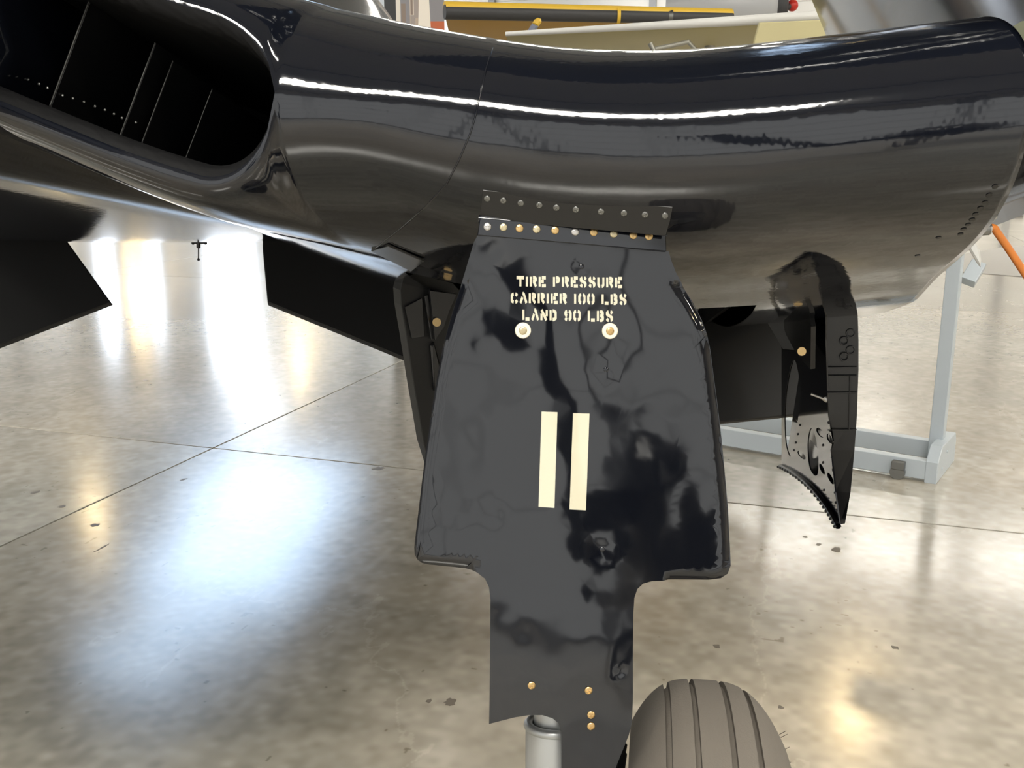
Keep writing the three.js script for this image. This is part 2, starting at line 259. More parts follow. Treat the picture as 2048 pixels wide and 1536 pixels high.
{
  const st = []; for (let s = -1.75; s < -0.8; s += 0.05) st.push(s); for (let s = -0.8; s < SEND - 0.001; s += 0.0075) st.push(s); st.push(SEND);
  st.push(...bayS); st.sort((a, b) => a - b);
  const pos = [], idx = [], ductIdx = [], info = []; let n;
  for (const s of st) { const sec = section(s); n = sec.length; for (const [a, u, duct, x] of sec) { pos.push(s, a, u); info.push([duct, x]); } }
  for (let i = 0; i + 1 < st.length; i++) for (let j = 0; j < n; j++) {
    const k = (j + 1) % n, p = i * n + j, q = i * n + k, r = p + n, t = q + n, x = info[p][1];
    if (x > bayX && info[q][1] > bayX - 0.02 && j < n - 1 && x < 0.74 && st[i] >= bayS[0] - 1e-6 && st[i + 1] <= bayS[1] + 1e-6) continue;     // the landing gear bay is open
    (info[p][0] && info[q][0] ? ductIdx : idx).push(p, r, q, q, r, t);
  }
  for (const [row, flip] of [[0, 1], [st.length - 1, 0]]) for (let j = 0; j < n / 2 - 1; j++) { const p = row * n + j, q = p + 1, r = row * n + n - 1 - j, t = r - 1; idx.push(...(flip ? [p, q, r, q, t, r] : [p, r, q, q, r, t])); }
  const make = (ix) => {
    let g = new THREE.BufferGeometry(); g.setAttribute('position', new THREE.Float32BufferAttribute(pos, 3)); g.setIndex(ix);
    g = mergeVertices(g.toNonIndexed(), 1e-5); const ps = g.attributes.position, uv = [];
    g.computeVertexNormals(); const nm = g.attributes.normal;
    for (let i = 0; i < ps.count; i++) { const s = ps.getX(i), a = ps.getY(i), u = ps.getZ(i), w = wave(s, a, u); uv.push(s, a + u); const p = P3(s + 0.13 * clamp(a, 0, 0.62) ** 2 * smooth(0.15, SEND, s), a + nm.getY(i) * w, u + nm.getZ(i) * w); ps.setXYZ(i, p.x, p.y, p.z); }
    g.setAttribute('uv', new THREE.Float32BufferAttribute(uv, 2)); g.computeVertexNormals(); return g;
  };
  wing = part('wing_skin', make(idx), M.paint, plane);
  part('inlet_duct', toCreasedNormals(make(ductIdx), 0.6), M.duct, plane);
}
const caster = new THREE.Raycaster();
function hit(px, py, off = 0) {                             // where a pixel's ray meets the wing
  caster.set(C0, ray(px, py).normalize()); const h = caster.intersectObject(wing)[0]; if (!h) return null;
  const nn = h.face.normal.clone(); if (nn.dot(caster.ray.direction) > 0) nn.negate(); return { p: h.point.clone().addScaledVector(nn, off), n: nn, D: -h.point.z };
}
wing.updateMatrixWorld(true);

// small shared shapes
const rivet = new THREE.SphereGeometry(0.0022, 8, 4, 0, Math.PI * 2, 0, Math.PI / 2).rotateX(Math.PI / 2).scale(1, 1, 0.6);
const screw = (() => {
  const head = new Brush(new THREE.LatheGeometry([[0, 0], [0.0049, 0], [0.0049, 0.0007], [0.0044, 0.0014], [0.0028, 0.0019], [0, 0.0021]].map(([x, y]) => V2(x, y)), 20).rotateX(Math.PI / 2));
  const ev = new Evaluator(); ev.attributes = ['position', 'normal', 'uv'];
  let r = head; for (const g of [box(0.0056, 0.0012, 0.003, 0, 0, 0.0022), box(0.0012, 0.0056, 0.003, 0, 0, 0.0022)]) { const b = new Brush(g); b.updateMatrixWorld(); r.updateMatrixWorld(); r = ev.evaluate(r, b, SUBTRACTION); }
  return r.geometry;
})();
// panel seams: thin proud laps that follow the skin
function seam(path, parent, r = 0.0011, name = 'panel_seam') {
  const pts = []; for (let i = 0; i + 1 < path.length; i++) for (let k = 0; k < 6; k++) { const h = hit(lerp(path[i][0], path[i + 1][0], k / 6), lerp(path[i][1], path[i + 1][1], k / 6), 0.0002); if (h) pts.push(h.p); }
  if (pts.length > 3) part(name, tube(pts, r, pts.length * 3, 6), M.paintPlain, parent);
}
seam([[985, 96], [972, 140], [960, 190], [950, 235], [940, 268], [918, 320], [893, 368], [850, 415], [800, 458], [742, 503]], wing);
for (const [x, y] of [[1990, 373], [1978, 390], [1970, 405], [1961, 416], [1951, 428], [1944, 439], [1936, 449], [1927, 458], [1921, 468], [1877, 475], [1835, 511], [1890, 547]]) { const h = hit(x, y); if (h) put(part('fastener', new THREE.CylinderGeometry(0.0035, 0.0035, 0.0016, 10).rotateX(Math.PI / 2), M.black, wing), h.p, h.n); }
// inlet vanes and rivets
{
  const duct = plane.children.find((c) => c.name === 'inlet_duct');
  const vdir = es.clone().multiplyScalar(Math.sin(R(21))).addScaledVector(eu, Math.cos(R(21))), vn = vdir.clone().cross(ea).normalize();
  for (const [x, y, D, L, th] of [[106, 196, 1.27, 0.15, 0.004], [243, 264, 1.27, 0.12, 0.003], [290, 269, 1.28, 0.10, 0.002], [368, 325, 1.27, 0.10, 0.0016]]) {
    const p = at(x, y, D).addScaledVector(vdir, -0.01), m = new THREE.Matrix4().makeBasis(vn, vdir, ea).setPosition(p.clone().addScaledVector(vdir, L / 2).addScaledVector(ea, 0.11));
    part('vane', new RoundedBoxGeometry(th, L + 0.02, 0.22, 1, 0.0006).applyMatrix4(m), M.satin, duct);
    part('vane_edge', rod(p, p.clone().addScaledVector(vdir, L + 0.01), th * 0.35), M.ductMetal, duct);
  }
  for (let i = 0; i < 15; i++) { const x = [6, 34, 56, 78, 95, 117, 125, 146, 168, 190, 210, 228, 244, 258, 272][i], y = [140, 151, 161, 170, 178, 190, 193, 199, 206, 215, 222, 230, 238, 242, 247][i]; put(part('rivet', rivet, i < 7 ? M.dullSteel : M.ductMetal, duct), at(x, y - 2, 1.28), V(0, 0.4, 1)); }
}
// landing gear bay
{
  const g = [], seg = (s0, s1, a0, a1, u0, u1) => { const pts = []; for (const s of [s0, s1]) for (const a of [a0, a1]) for (const u of [u0, u1]) pts.push(P3(s, a, u)); const ix = [[0, 1, 3, 2], [4, 6, 7, 5], [0, 4, 5, 1], [2, 3, 7, 6], [0, 2, 6, 4], [1, 5, 7, 3]], pos = []; for (const [a, b, c, d] of ix) for (const k of [a, b, c, a, c, d]) pos.push(...pts[k].toArray()); const q = new THREE.BufferGeometry(); q.setAttribute('position', new THREE.Float32BufferAttribute(pos, 3)); q.setAttribute('uv', new THREE.Float32BufferAttribute(new Array(pos.length / 3 * 2).fill(0), 2)); q.computeVertexNormals(); return q; };
  const lo = -0.115, hi = 0.08, a0 = bayX * CH - 0.02, a1 = 0.745 * CH;
  g.push(seg(bayS[0] - 0.01, bayS[1] + 0.01, a0, a1, hi, hi + 0.01), seg(bayS[0] - 0.012, bayS[0] - 0.002, a0, a1, lo, hi), seg(bayS[1] + 0.002, bayS[1] + 0.012, a0, a1, lo, hi), seg(bayS[0], bayS[1], a0 - 0.01, a0, lo, hi));
  part('gear_bay', g, M.satin, plane);
  part('bay_brace', rod(at(1378, 640, 1.75), at(1402, 570, 1.8), 0.010), M.silver, plane);
}
// strut door
const dn = V(0, Math.sin(R(11)), Math.cos(R(11))), DF = frame(at(1140, 480, 1.19), dn);
const doorPx = [[955, 471], [948, 484], [940, 510], [925, 560], [905, 620], [886, 690], [872, 760], [861, 830], [851, 900], [843, 960], [836, 1020], [830, 1070], [827, 1098], [828, 1112], [833, 1122], [843, 1129], [858, 1132], [890, 1135], [930, 1139], [955, 1146], [970, 1158], [978, 1175], [981, 1200], [980, 1300], [979, 1400], [978, 1449], [1000, 1443], [1030, 1435], [1060, 1430], [1085, 1430], [1105, 1436], [1117, 1446], [1122, 1462], [1123, 1560], [1124, 1660], [1222, 1660], [1226, 1560], [1234, 1530], [1246, 1500], [1258, 1470], [1264, 1445], [1266, 1400], [1266, 1300], [1267, 1230], [1269, 1197], [1275, 1179], [1287, 1168], [1305, 1163], [1350, 1162], [1420, 1163], [1445, 1160], [1459, 1151], [1465, 1135], [1464, 1100], [1460, 1020], [1453, 940], [1447, 880], [1440, 820], [1432, 760], [1424, 700], [1417, 668], [1406, 638], [1389, 605], [1370, 575], [1353, 545], [1343, 520], [1338, 502]];
const doorPts = poly(DF, doorPx);
const edgeDist = (p) => { let m = 9; for (let i = 0; i < doorPts.length; i++) { const a = doorPts[i], b = doorPts[(i + 1) % doorPts.length], d = b.clone().sub(a), t = clamp(p.clone().sub(a).dot(d) / d.lengthSq()); m = Math.min(m, a.clone().addScaledVector(d, t).distanceTo(p)); } return m; };
const dents = [[1163, 533, 0.008, -0.0004], [1212, 738, 0.012, -0.0012], [1205, 1098, 0.012, -0.0008], [990, 1030, 0.012, -0.0006], [915, 1025, 0.012, -0.0006], [1240, 1345, 0.006, -0.0005], [1000, 540, 0.02, 0.0006], [1047, 662, 0.026, -0.0012], [1220, 662, 0.026, -0.0012], [1170, 790, 0.03, 0.0009], [900, 720, 0.05, 0.0014]].map(([x, y, r, h]) => [DF.at(x, y), r, h]);
function doorH(p) {
  const e = edgeDist(p); let h = 0.0026 * noise(p.x * 5.2, p.y * 4.2, 3.3) + 0.0011 * noise(p.x * 12, p.y * 9, 8.1) + 0.0002 * noise(p.x * 34, p.y * 30, 1.9);
  h += -0.9 * p.x * p.x * 0.12;
  for (const [c, r, k] of dents) h += k * Math.exp(-c.distanceToSquared(p) / (r * r));
  if (p.y < -0.05 && (p.y > DF.at(900, 1128).y || Math.abs(p.x) > 0.12)) h -= 0.006 * Math.max(0, 1 - e / 0.014) ** 2;
  return h;
}
{
  let g = new THREE.ShapeGeometry(new THREE.Shape(doorPts)).toNonIndexed();
  g = new TessellateModifier(0.011, 9).modify(g);
  const p = g.attributes.position, nm = new Float32Array(p.count * 3), uv = new Float32Array(p.count * 2), e = 0.0015, bb = { x0: -0.26, x1: 0.26, y0: -0.80, y1: 0.02 };
  for (let i = 0; i < p.count; i++) {
    const q = V2(p.getX(i), p.getY(i)), h = doorH(q), dx = (doorH(V2(q.x + e, q.y)) - h) / e, dy = (doorH(V2(q.x, q.y + e)) - h) / e, n = DF.n.clone().addScaledVector(DF.x, -dx).addScaledVector(DF.y, -dy).normalize(), w = DF.to(q, h);
    p.setXYZ(i, w.x, w.y, w.z); nm.set([n.x, n.y, n.z], i * 3); uv.set([(q.x - bb.x0) / (bb.x1 - bb.x0), (q.y - bb.y0) / (bb.y1 - bb.y0)], i * 2);
  }
  g.setAttribute('normal', new THREE.BufferAttribute(nm, 3)); g.setAttribute('uv', new THREE.BufferAttribute(uv, 2));
  // the print on the door: stencilled lines and two bars
  const cv = document.createElement('canvas'); cv.width = 2048; cv.height = 2048; const c = cv.getContext('2d'), U = (v) => [(v.x - bb.x0) / (bb.x1 - bb.x0) * 2048, (1 - (v.y - bb.y0) / (bb.y1 - bb.y0)) * 2048];
  c.fillStyle = 'rgb(11,13,19)'; c.fillRect(0, 0, 2048, 2048);
  const ink = 'rgb(204,198,176)';
  for (const q of [[[1083, 823], [1115, 824], [1109, 1016], [1077, 1014]], [[1146, 826], [1179, 827], [1172, 1021], [1139, 1019]]]) { c.fillStyle = ink; c.beginPath(); q.forEach(([x, y], i) => c[i ? 'lineTo' : 'moveTo'](...U(DF.at(x, y)))); c.fill(); }
  // stencil letters drawn as strokes on a 0..10 by 0..14 grid; breaks are left out of the strokes
  const G = {
    T: [[[0, 12.6], [9, 12.6]], [[4.6, 10.6], [4.6, 0]]], I: [[[1.6, 14], [1.6, 0]]], L: [[[1.6, 14], [1.6, 0]], [[4, 1.4], [8.6, 1.4]]],
    E: [[[1.6, 14], [1.6, 0]], [[4, 12.6], [8.8, 12.6]], [[3.2, 7.4], [6.4, 7.4]], [[4, 1.4], [8.8, 1.4]]],
    R: [[[1.6, 14], [1.6, 0]], [[3.9, 12.6], [6, 12.6], [7.4, 11.4], [7.4, 9], [6, 7.6], [3.9, 7.4]], [[5, 6.6], [7.8, 0]]], P: [[[1.6, 14], [1.6, 0]], [[3.9, 12.6], [6, 12.6], [7.4, 11.4], [7.4, 8.6], [6, 7.2], [3.9, 7]]],
    B: [[[1.6, 14], [1.6, 0]], [[3.9, 12.6], [6, 12.6], [7.2, 11.4], [7.2, 9], [5.6, 7.4], [4.2, 7.2]], [[5.6, 7.2], [7.4, 5.6], [7.4, 2.8], [6, 1.4], [3.9, 1.4]]],
    S: [[[3.6, 12.6], [2.4, 12.2], [1.6, 11], [1.8, 9.2], [5, 7.2], [7.4, 5], [7.4, 3], [6.4, 1.6], [5.8, 1.4]], [[5.6, 12.6], [7, 12.2], [7.8, 10.4]], [[3.8, 1.4], [2.2, 2], [1.4, 3.8]]],
    U: [[[1.6, 14], [1.6, 3.2], [2.6, 1.6], [3.8, 1.4]], [[7.6, 14], [7.6, 3.2], [6.6, 1.6], [5.6, 1.4]]],
    C: [[[3.8, 12.6], [2.4, 12], [1.6, 10.6], [1.6, 3.4], [2.4, 2], [3.8, 1.4]], [[5.6, 12.6], [7, 12], [7.8, 10]], [[5.6, 1.4], [7, 2], [7.8, 4]]],
    A: [[[3.6, 8.4], [1.2, 0]], [[4.8, 14], [8.2, 0]], [[3.7, 13.4], [5.2, 13.4]]], N: [[[1.6, 14], [7.2, 0]], [[1.6, 8.8], [1.6, 0]], [[7.6, 14], [7.6, 5.4]]],
    D: [[[1.6, 14], [1.6, 0]], [[4, 12.6], [5.6, 12.6], [7.4, 11], [7.4, 3], [5.6, 1.4], [4, 1.4]]], 0: [[[3.8, 12.6], [2.4, 12], [1.6, 10.4], [1.6, 3.6], [2.4, 2], [3.8, 1.4]], [[5.6, 12.6], [7, 12], [7.8, 10.4], [7.8, 3.6], [7, 2], [5.6, 1.4]]],
    1: [[[1.6, 14], [1.6, 0]]], 9: [[[3.8, 12.6], [2.2, 11.6], [1.6, 9.6], [2.4, 7.4], [3.8, 6.8]], [[5.6, 12.6], [7.2, 11.6], [7.8, 9.8], [7.8, 4], [7, 2.2], [5.6, 1.4]], [[3.8, 1.4], [2.2, 2.2], [1.6, 3.8]]],
  };
  const W = { I: 3.4, 1: 3.6, T: 9.4 };
  c.strokeStyle = ink; c.lineCap = 'butt'; c.lineJoin = 'round';
  for (const [text, x0, x1, yt, yb, slope] of [['TIRE PRESSURE', 1033, 1245, 553, 573, 2], ['CARRIER 100 LBS', 1021, 1254, 586, 606, 3], ['LAND 90 LBS', 1044, 1227, 619, 640, 3]]) {
    const adv = (ch) => ch === ' ' ? 6.4 : (W[ch] ?? 9.2) + 1.3; let total = -1.3; for (const ch of text) total += adv(ch);
    let x = 0; const k = (x1 - x0) / total;
    for (const ch of text) {
      for (const st of G[ch] ?? []) {
        c.beginPath(); c.lineWidth = 2.75 * k / F * 1.2 / (bb.x1 - bb.x0) * 2048 * 0.92;
        st.forEach(([gx, gy], i) => { const X = x0 + (x + gx) * k, Y = lerp(yb, yt, gy / 14) + slope * (X - x0) / (x1 - x0); c[i ? 'lineTo' : 'moveTo'](...U(DF.at(X, Y))); }); c.stroke();
      }
      x += adv(ch);
    }
  }
  const ct = new THREE.CanvasTexture(cv); ct.colorSpace = THREE.SRGBColorSpace; ct.anisotropy = 8;
  mat('doorPaint', [1, 1, 1], 0.055, 0, { ior: 1.62, map: ct });
  const door = part('strut_door', g, M.doorPaint, plane, 'dark blue strut door with white stencil lettering and two white bars');
  // the edge and the back of the sheet
  const rim = new THREE.BufferGeometry(), rp = []; const ring = []; for (let i = 0; i < doorPts.length; i++) { const a = doorPts[i], b = doorPts[(i + 1) % doorPts.length], n = Math.ceil(a.distanceTo(b) / 0.012); for (let k = 0; k < n; k++) ring.push(a.clone().lerp(b, k / n)); }
  for (let i = 0; i < ring.length; i++) { const a = ring[i], b = ring[(i + 1) % ring.length], A = DF.to(a, doorH(a)), B = DF.to(b, doorH(b)), C = DF.to(b, doorH(b) - 0.006), D = DF.to(a, doorH(a) - 0.006); for (const q of [A, B, C, A, C, D]) rp.push(q.x, q.y, q.z); }
  rim.setAttribute('position', new THREE.Float32BufferAttribute(rp, 3)); rim.computeVertexNormals(); part('door_edge', rim, M.paintPlain, door);
  part('door_back', plate(DF, doorPts.map((q) => q.clone()), 0.002, { off: -0.012, bevel: 0 }), M.satin, door);
  part('hinge_flange', plate(DF, poly(DF, [[960, 437], [1331, 470], [1332, 503], [955, 471]]), 0.008, { off: 0.003, bevel: 0.0008 }), M.paintPlain, door);
  const brassy = ['steel', 'cad', 'brass', 'cad', 'brass', 'steel', 'brass', 'cad', 'brass', 'brass'];
  [[975, 454], [1007, 455], [1039, 457], [1073, 459], [1110, 461], [1150, 464], [1187, 465], [1227, 468], [1266, 471], [1297, 473]].forEach(([x, y], i) => put(part('screw', screw, M[brassy[i]], door), DF.hit(x, y, 0.003), DF.n, rnd() * 1.5));
  [[1063, 1370, 'brass'], [1177, 1380, 'brass'], [1182, 1429, 'brass'], [1182, 1452, 'brass']].forEach(([x, y, m]) => { const v = DF.at(x, y); put(part('screw', screw, M[m], door), DF.to(v, doorH(v) + 0.0004), DF.n, rnd() * 1.5); });
  for (const [x, y, m] of [[1046, 661, 'cad'], [1220, 662, 'brass']]) {
    const v = DF.at(x, y), h = doorH(v);
    put(part('washer', new THREE.LatheGeometry([[0, 0.0016], [0.0085, 0.0016], [0.0098, 0.001], [0.0101, -0.002], [0, -0.002]].map(([a, b]) => V2(a, b)), 28).rotateX(Math.PI / 2), M.ivory, door), DF.to(v, h + 0.0004), DF.n); put(part('screw', screw, M[m], door), DF.to(v, h + 0.0021), DF.n, 0.3);
  }
  for (const [x, y] of [[1163, 533], [1212, 739], [1205, 1099]]) { const v = DF.at(x, y); put(part('rivet', new THREE.SphereGeometry(0.0035, 12, 6).scale(1, 1, 0.4), M.paintPlain, door), DF.to(v, doorH(v) + 0.0002), DF.n); }
  // the upper hinge leaf, lying on the skin of the wing
  const leafTop = [[966, 379], [1344, 413]].map(([x, y]) => hit(x, y, 0.005)?.p), leafBot = [[961, 436], [1331, 468]].map(([x, y]) => DF.hit(x, y, 0.001));
  const lf = (u, v) => leafTop[0].clone().lerp(leafTop[1], u).lerp(leafBot[0].clone().lerp(leafBot[1], u), v), ln = lf(1, 0).sub(lf(0, 0)).cross(lf(0, 1).sub(lf(0, 0))).negate().normalize(); if (ln.z < 0) ln.negate();
  const LF = frame(lf(0.5, 0.5), ln);
  part('hinge_leaf', plate(LF, poly(LF, [[966, 379], [1345, 413], [1340, 440], [1331, 471], [960, 438]]), 0.004, { off: 0.002 }), M.black, plane);
  const leaf = plane.children.at(-1); leaf.name = 'hinge_leaf';
  part('hinge_pin', rod(DF.hit(957, 437, -0.004), DF.hit(1333, 471, -0.004), 0.005), M.paintPlain, leaf);
  [[975, 396], [1007, 400], [1042, 405], [1079, 409], [1113, 414], [1152, 418], [1202, 422], [1248, 425], [1290, 428], [1330, 430]].forEach(([x, y]) => put(part('screw', screw, M.dullSteel, leaf), LF.hit(x, y, 0.002), LF.n, rnd()).scale.setScalar(0.8));
}
// strut, wheel and brake
{
  const sd = DF.y.clone(), c = at(1110, 1455, 1.17), top = c.clone().addScaledVector(sd, 0.62), bot = c.clone().addScaledVector(sd, -0.2);
  const st = part('gear_strut', rod(c.clone().addScaledVector(sd, 0.005), top, 0.029, 0.029, 28), M.silver, plane, 'polished metal landing gear strut');
  part('strut_cylinder', rod(bot, c.clone(), 0.040, 0.040, 28), M.silver, st);
  part('strut_collar', new THREE.TorusGeometry(0.036, 0.0065, 10, 36).applyMatrix4(new THREE.Matrix4().makeBasis(...basis(sd)).setPosition(c.clone().addScaledVector(sd, 0.004))), M.silver, st);
  const wc = V(0.260, 0.400, -1.12), w = new THREE.Group(); w.name = 'main_wheel'; plane.add(w);
  const R0 = 0.41, hw = 0.106, prof = []; const crown = (x) => R0 - 0.070 * Math.abs(x / hw) ** 3.2;
  const grooves = [-0.056, -0.021, 0.023, 0.056], gw = 0.0034;
  prof.push([0.20, -0.078], [0.235, -0.094], [0.27, -0.104], [0.30, -0.107]);
  const xs = []; for (let i = 0; i <= 60; i++) xs.push(lerp(-hw, hw, i / 60)); for (const q of grooves) xs.push(q - gw - 0.0006, q - gw, q + gw, q + gw + 0.0006); xs.sort((a, b) => a - b);
  for (const x of xs) prof.push([crown(x) - (grooves.some((q) => Math.abs(x - q) <= gw + 1e-9) ? 0.008 : 0), x]);
  prof.push([0.30, 0.107], [0.27, 0.104], [0.235, 0.094], [0.20, 0.078]);
  let tg = new THREE.LatheGeometry(prof.map(([r, x]) => V2(r, x)), 140); tg = toCreasedNormals(tg, 0.5);
  { const uv = tg.attributes.uv; for (let i = 0; i < uv.count; i++) uv.setXY(i, uv.getX(i) * 12, uv.getY(i) * 2); }
  const orient = new THREE.Matrix4().makeBasis(es.clone().cross(V(0, 1, 0)).negate().normalize(), es, es.clone().cross(V(0, 1, 0)).negate().normalize().cross(es)).setPosition(wc);
  part('tire', tg.applyMatrix4(orient), M.rubber, w, 'grooved grey black rubber tire');
  part('rim', new THREE.LatheGeometry([[0.03, -0.06], [0.12, -0.06], [0.17, -0.085], [0.203, -0.088], [0.203, 0.088], [0.17, 0.085], [0.12, 0.05], [0.03, 0.05]].map(([r, x]) => V2(r, x)), 60).applyMatrix4(orient), M.satin, w);
  part('axle', rod(wc.clone().addScaledVector(es, -0.24), wc.clone().addScaledVector(es, 0.05), 0.03), M.silver, w);
  part('brake_drum', rod(wc.clone().addScaledVector(es, -0.14), wc.clone().addScaledVector(es, -0.07), 0.17, 0.17, 40), M.satin, w);
  part('brake_arm', [rod(at(1243, 1508, 1.24), at(1236, 1560, 1.2), 0.008), rod(at(1248, 1490, 1.26), at(1243, 1512, 1.24), 0.005)], M.satin, w);
  seed = 77; const hairs = []; for (const [x, y] of [[1563, 1466], [1566, 1472], [1570, 1498], [1573, 1528]]) { const p = at(x - 4, y + 3, 1.24), q = at(x + 9, y - 4, 1.23); hairs.push(rod(p, q, 0.0006, 0.0004, 5)); } part('tread_whisker', hairs, M.rubber, w);
}
// wheel doors on either side of the bay
{
  const near = 1.9, far = 2.65, outer = [[1715, 613], [1717, 680], [1717, 740], [1714, 830], [1709, 900], [1701, 985], [1690, 1047]].map(([x, y]) => at(x, y, near)), inner = [[1652, 618], [1652, 680], [1654, 740], [1657, 830], [1662, 900], [1670, 985], [1679, 1049]].map(([x, y]) => at(x, y, near + 0.015));
  const farIn = at(1563, 930, far), farTop = at(1563, 628, far);
  const g = new THREE.Group(); g.name = 'wheel_door'; plane.add(g); g.userData.label = 'open outboard wheel door with brass bolt and oval holes';
  const stripG = (A, B) => { const pos = [], uv = []; for (let i = 0; i + 1 < A.length; i++) for (const q of [A[i], B[i], A[i + 1], A[i + 1], B[i], B[i + 1]]) { pos.push(q.x, q.y, q.z); uv.push(0, 0); } const b = new THREE.BufferGeometry(); b.setAttribute('position', new THREE.Float32BufferAttribute(pos, 3)); b.setAttribute('uv', new THREE.Float32BufferAttribute(uv, 2)); b.computeVertexNormals(); return b; };
  part('front_face', stripG(inner, outer), M.satin, g);
  const nn = inner[6].clone().sub(inner[0]).cross(farIn.clone().sub(inner[6])).normalize(); if (nn.x > 0) nn.negate();
  const f = frame(inner[3].clone(), nn), bottom = [[1563, 930], [1580, 938], [1600, 951], [1622, 969], [1645, 995], [1664, 1022], [1679, 1049]];
  const outline = poly(f, [[1563, 628], ...bottom, [1670, 985], [1661, 900], [1656, 830], [1653, 740], [1651, 680], [1651, 620]]);
  const slot = (x, y, dx, dy, w) => { const a = f.at(x - dx, y - dy), b = f.at(x + dx, y + dy), L = a.distanceTo(b) / 2 + w; return oval(a.lerp(b, 0.5), L, w, Math.atan2(b.y - f.at(x - dx, y - dy).y, b.x - f.at(x - dx, y - dy).x), 12); };
  const ov = (list) => new THREE.CatmullRomCurve3(list.map(([x, y]) => { const v = f.at(x, y); return V(v.x, v.y, 0); }), true).getPoints(28).slice(0, -1).map((q) => V2(q.x, q.y));
  part('inner_skin', plate(f, outline, 0.003, { bevel: 0.0004, holes: [ov([[1590, 720], [1600, 770], [1597, 830], [1588, 880], [1580, 913], [1572, 890], [1569, 840], [1574, 770]]), ov([[1622, 856], [1631, 875], [1636, 905], [1636, 945], [1628, 950], [1618, 930], [1615, 890]]), slot(1640, 865, 6, 4, 0.009), slot(1659, 877, 4, 3.4, 0.009), slot(1603, 910, 7, 5, 0.008), slot(1644, 938, 4, 5, 0.009), slot(1661, 957, 5, 6, 0.009)] }), M.paintPlain, g, 'inner skin with oval lightening holes');
  const back = f.n.clone().multiplyScalar(-0.062);
  part('outer_skin', stripG([...outer], outer.map((q, i) => lerp(0, 1, i / 6) >= 0 ? farTop.clone().lerp(farIn, i / 6).add(V(0.075 * (1 - i / 7), 0, 0)) : q)), M.paintPlain, g);
  part('bottom_hem', tube(bottom.map(([x, y]) => f.hit(x + 1, y + 3, 0.004)), 0.007, 40, 6), M.satin, g);
  for (let i = 0; i < 22; i++) { const t = i / 21 * 5.999, k = Math.floor(t), [x0, y0] = bottom[k], [x1, y1] = bottom[k + 1]; part('rivet', rivet, M.satin, g).position.set(0, 0, 0); put(g.children.at(-1), f.hit(lerp(x0, x1, t - k) + 1, lerp(y0, y1, t - k) + 3, 0.011), V(-0.5, 0.2, 0.8)).scale.setScalar(1.6); }
  for (const [x, y] of [[1661, 845], [1665, 862], [1668, 885], [1668, 915], [1670, 940], [1673, 965], [1674, 985], [1675, 1005], [1604, 850], [1600, 868], [1596, 885], [1592, 900], [1650, 925], [1650, 890], [1652, 980]]) put(part('rivet', rivet, M.black, g), f.hit(x - 4, y, 0.0005), f.n).scale.setScalar(1.5);
  // hinge brackets, bolt and ring bosses
  part('hinge_bracket', plate(f, poly(f, [[1585, 624], [1648, 622], [1653, 650], [1651, 735], [1640, 725], [1612, 690], [1598, 665]]), 0.01, { off: 0.03 }), M.satin, g);
  part('bracket_arm', plate(frame(at(1560, 650, 2.2), V(-0.3, 0, 1)), poly(frame(at(1560, 650, 2.2), V(-0.3, 0, 1)), [[1532, 640], [1590, 636], [1588, 700], [1566, 698]]), 0.012, {}), M.black, g);
  put(part('bolt', new THREE.CylinderGeometry(0.0085, 0.0085, 0.008, 20).rotateX(Math.PI / 2), M.brass, g, 'brass bolt head'), f.hit(1655, 697, 0.05), V(-0.25, 0.15, 1));
  const fn = V(-0.1, 0.05, 1).normalize(); for (const [x, y] of [[1701, 666], [1688, 682], [1701, 700], [1688, 714]]) put(part('ring_boss', new THREE.TorusGeometry(0.0078, 0.0014, 8, 20), M.satin, g), at(x, y, near + 0.002), fn);
  for (const y of [735, 752, 786, 860]) part('cover_lap', rod(at(1655, y, near + 0.01), at(1713, y - 1, near - 0.001), 0.0014), M.satin, g);
  part('cover_lap', rod(at(1700, 752, near + 0.001), at(1698, 860, near), 0.0014), M.satin, g);
  part('lock_pin', [rod(at(1623, 788, 1.95), at(1650, 798, 1.93), 0.003), rod(at(1650, 796, 1.93), at(1656, 802, 1.925), 0.007, 0.005)], M.steel, g);

  // the inboard door, mostly behind the strut door
  const h = new THREE.Group(); h.name = 'wheel_door'; plane.add(h); h.userData.label = 'open inboard wheel door half hidden by the strut door';
  const hf = frame(at(830, 640, near), V(0.42, 0, 1));
  part('inner_skin', plate(hf, poly(hf, [[806, 556], [830, 545], [905, 565], [960, 620], [960, 1000], [870, 960], [848, 890], [838, 830], [826, 760], [814, 680], [802, 610], [800, 580]]), 0.05, { bevel: 0.0015 }), M.flapPaint, h);
  part('rib', [plate(hf, poly(hf, [[808, 613], [842, 595], [847, 672], [822, 676]]), 0.006, { off: 0.008 }), plate(hf, poly(hf, [[845, 590], [852, 588], [866, 675], [858, 677]]), 0.01, { off: 0.014 })], M.satin, h);
  part('hinge_bracket', plate(hf, poly(hf, [[852, 578], [905, 585], [890, 620], [880, 650], [862, 676]]), 0.012, { off: 0.026 }), M.satin, h);
  put(part('bolt', new THREE.CylinderGeometry(0.0085, 0.0085, 0.008, 20).rotateX(Math.PI / 2), M.brass, h, 'brass bolt head'), hf.hit(864, 640, 0.03), V(0.1, 0.15, 1));
  part('stiffener', plate(hf, poly(hf, [[858, 690], [866, 683], [878, 730], [866, 780]]), 0.02, { off: 0.012, bevel: 0.004 }), M.satin, h);
}
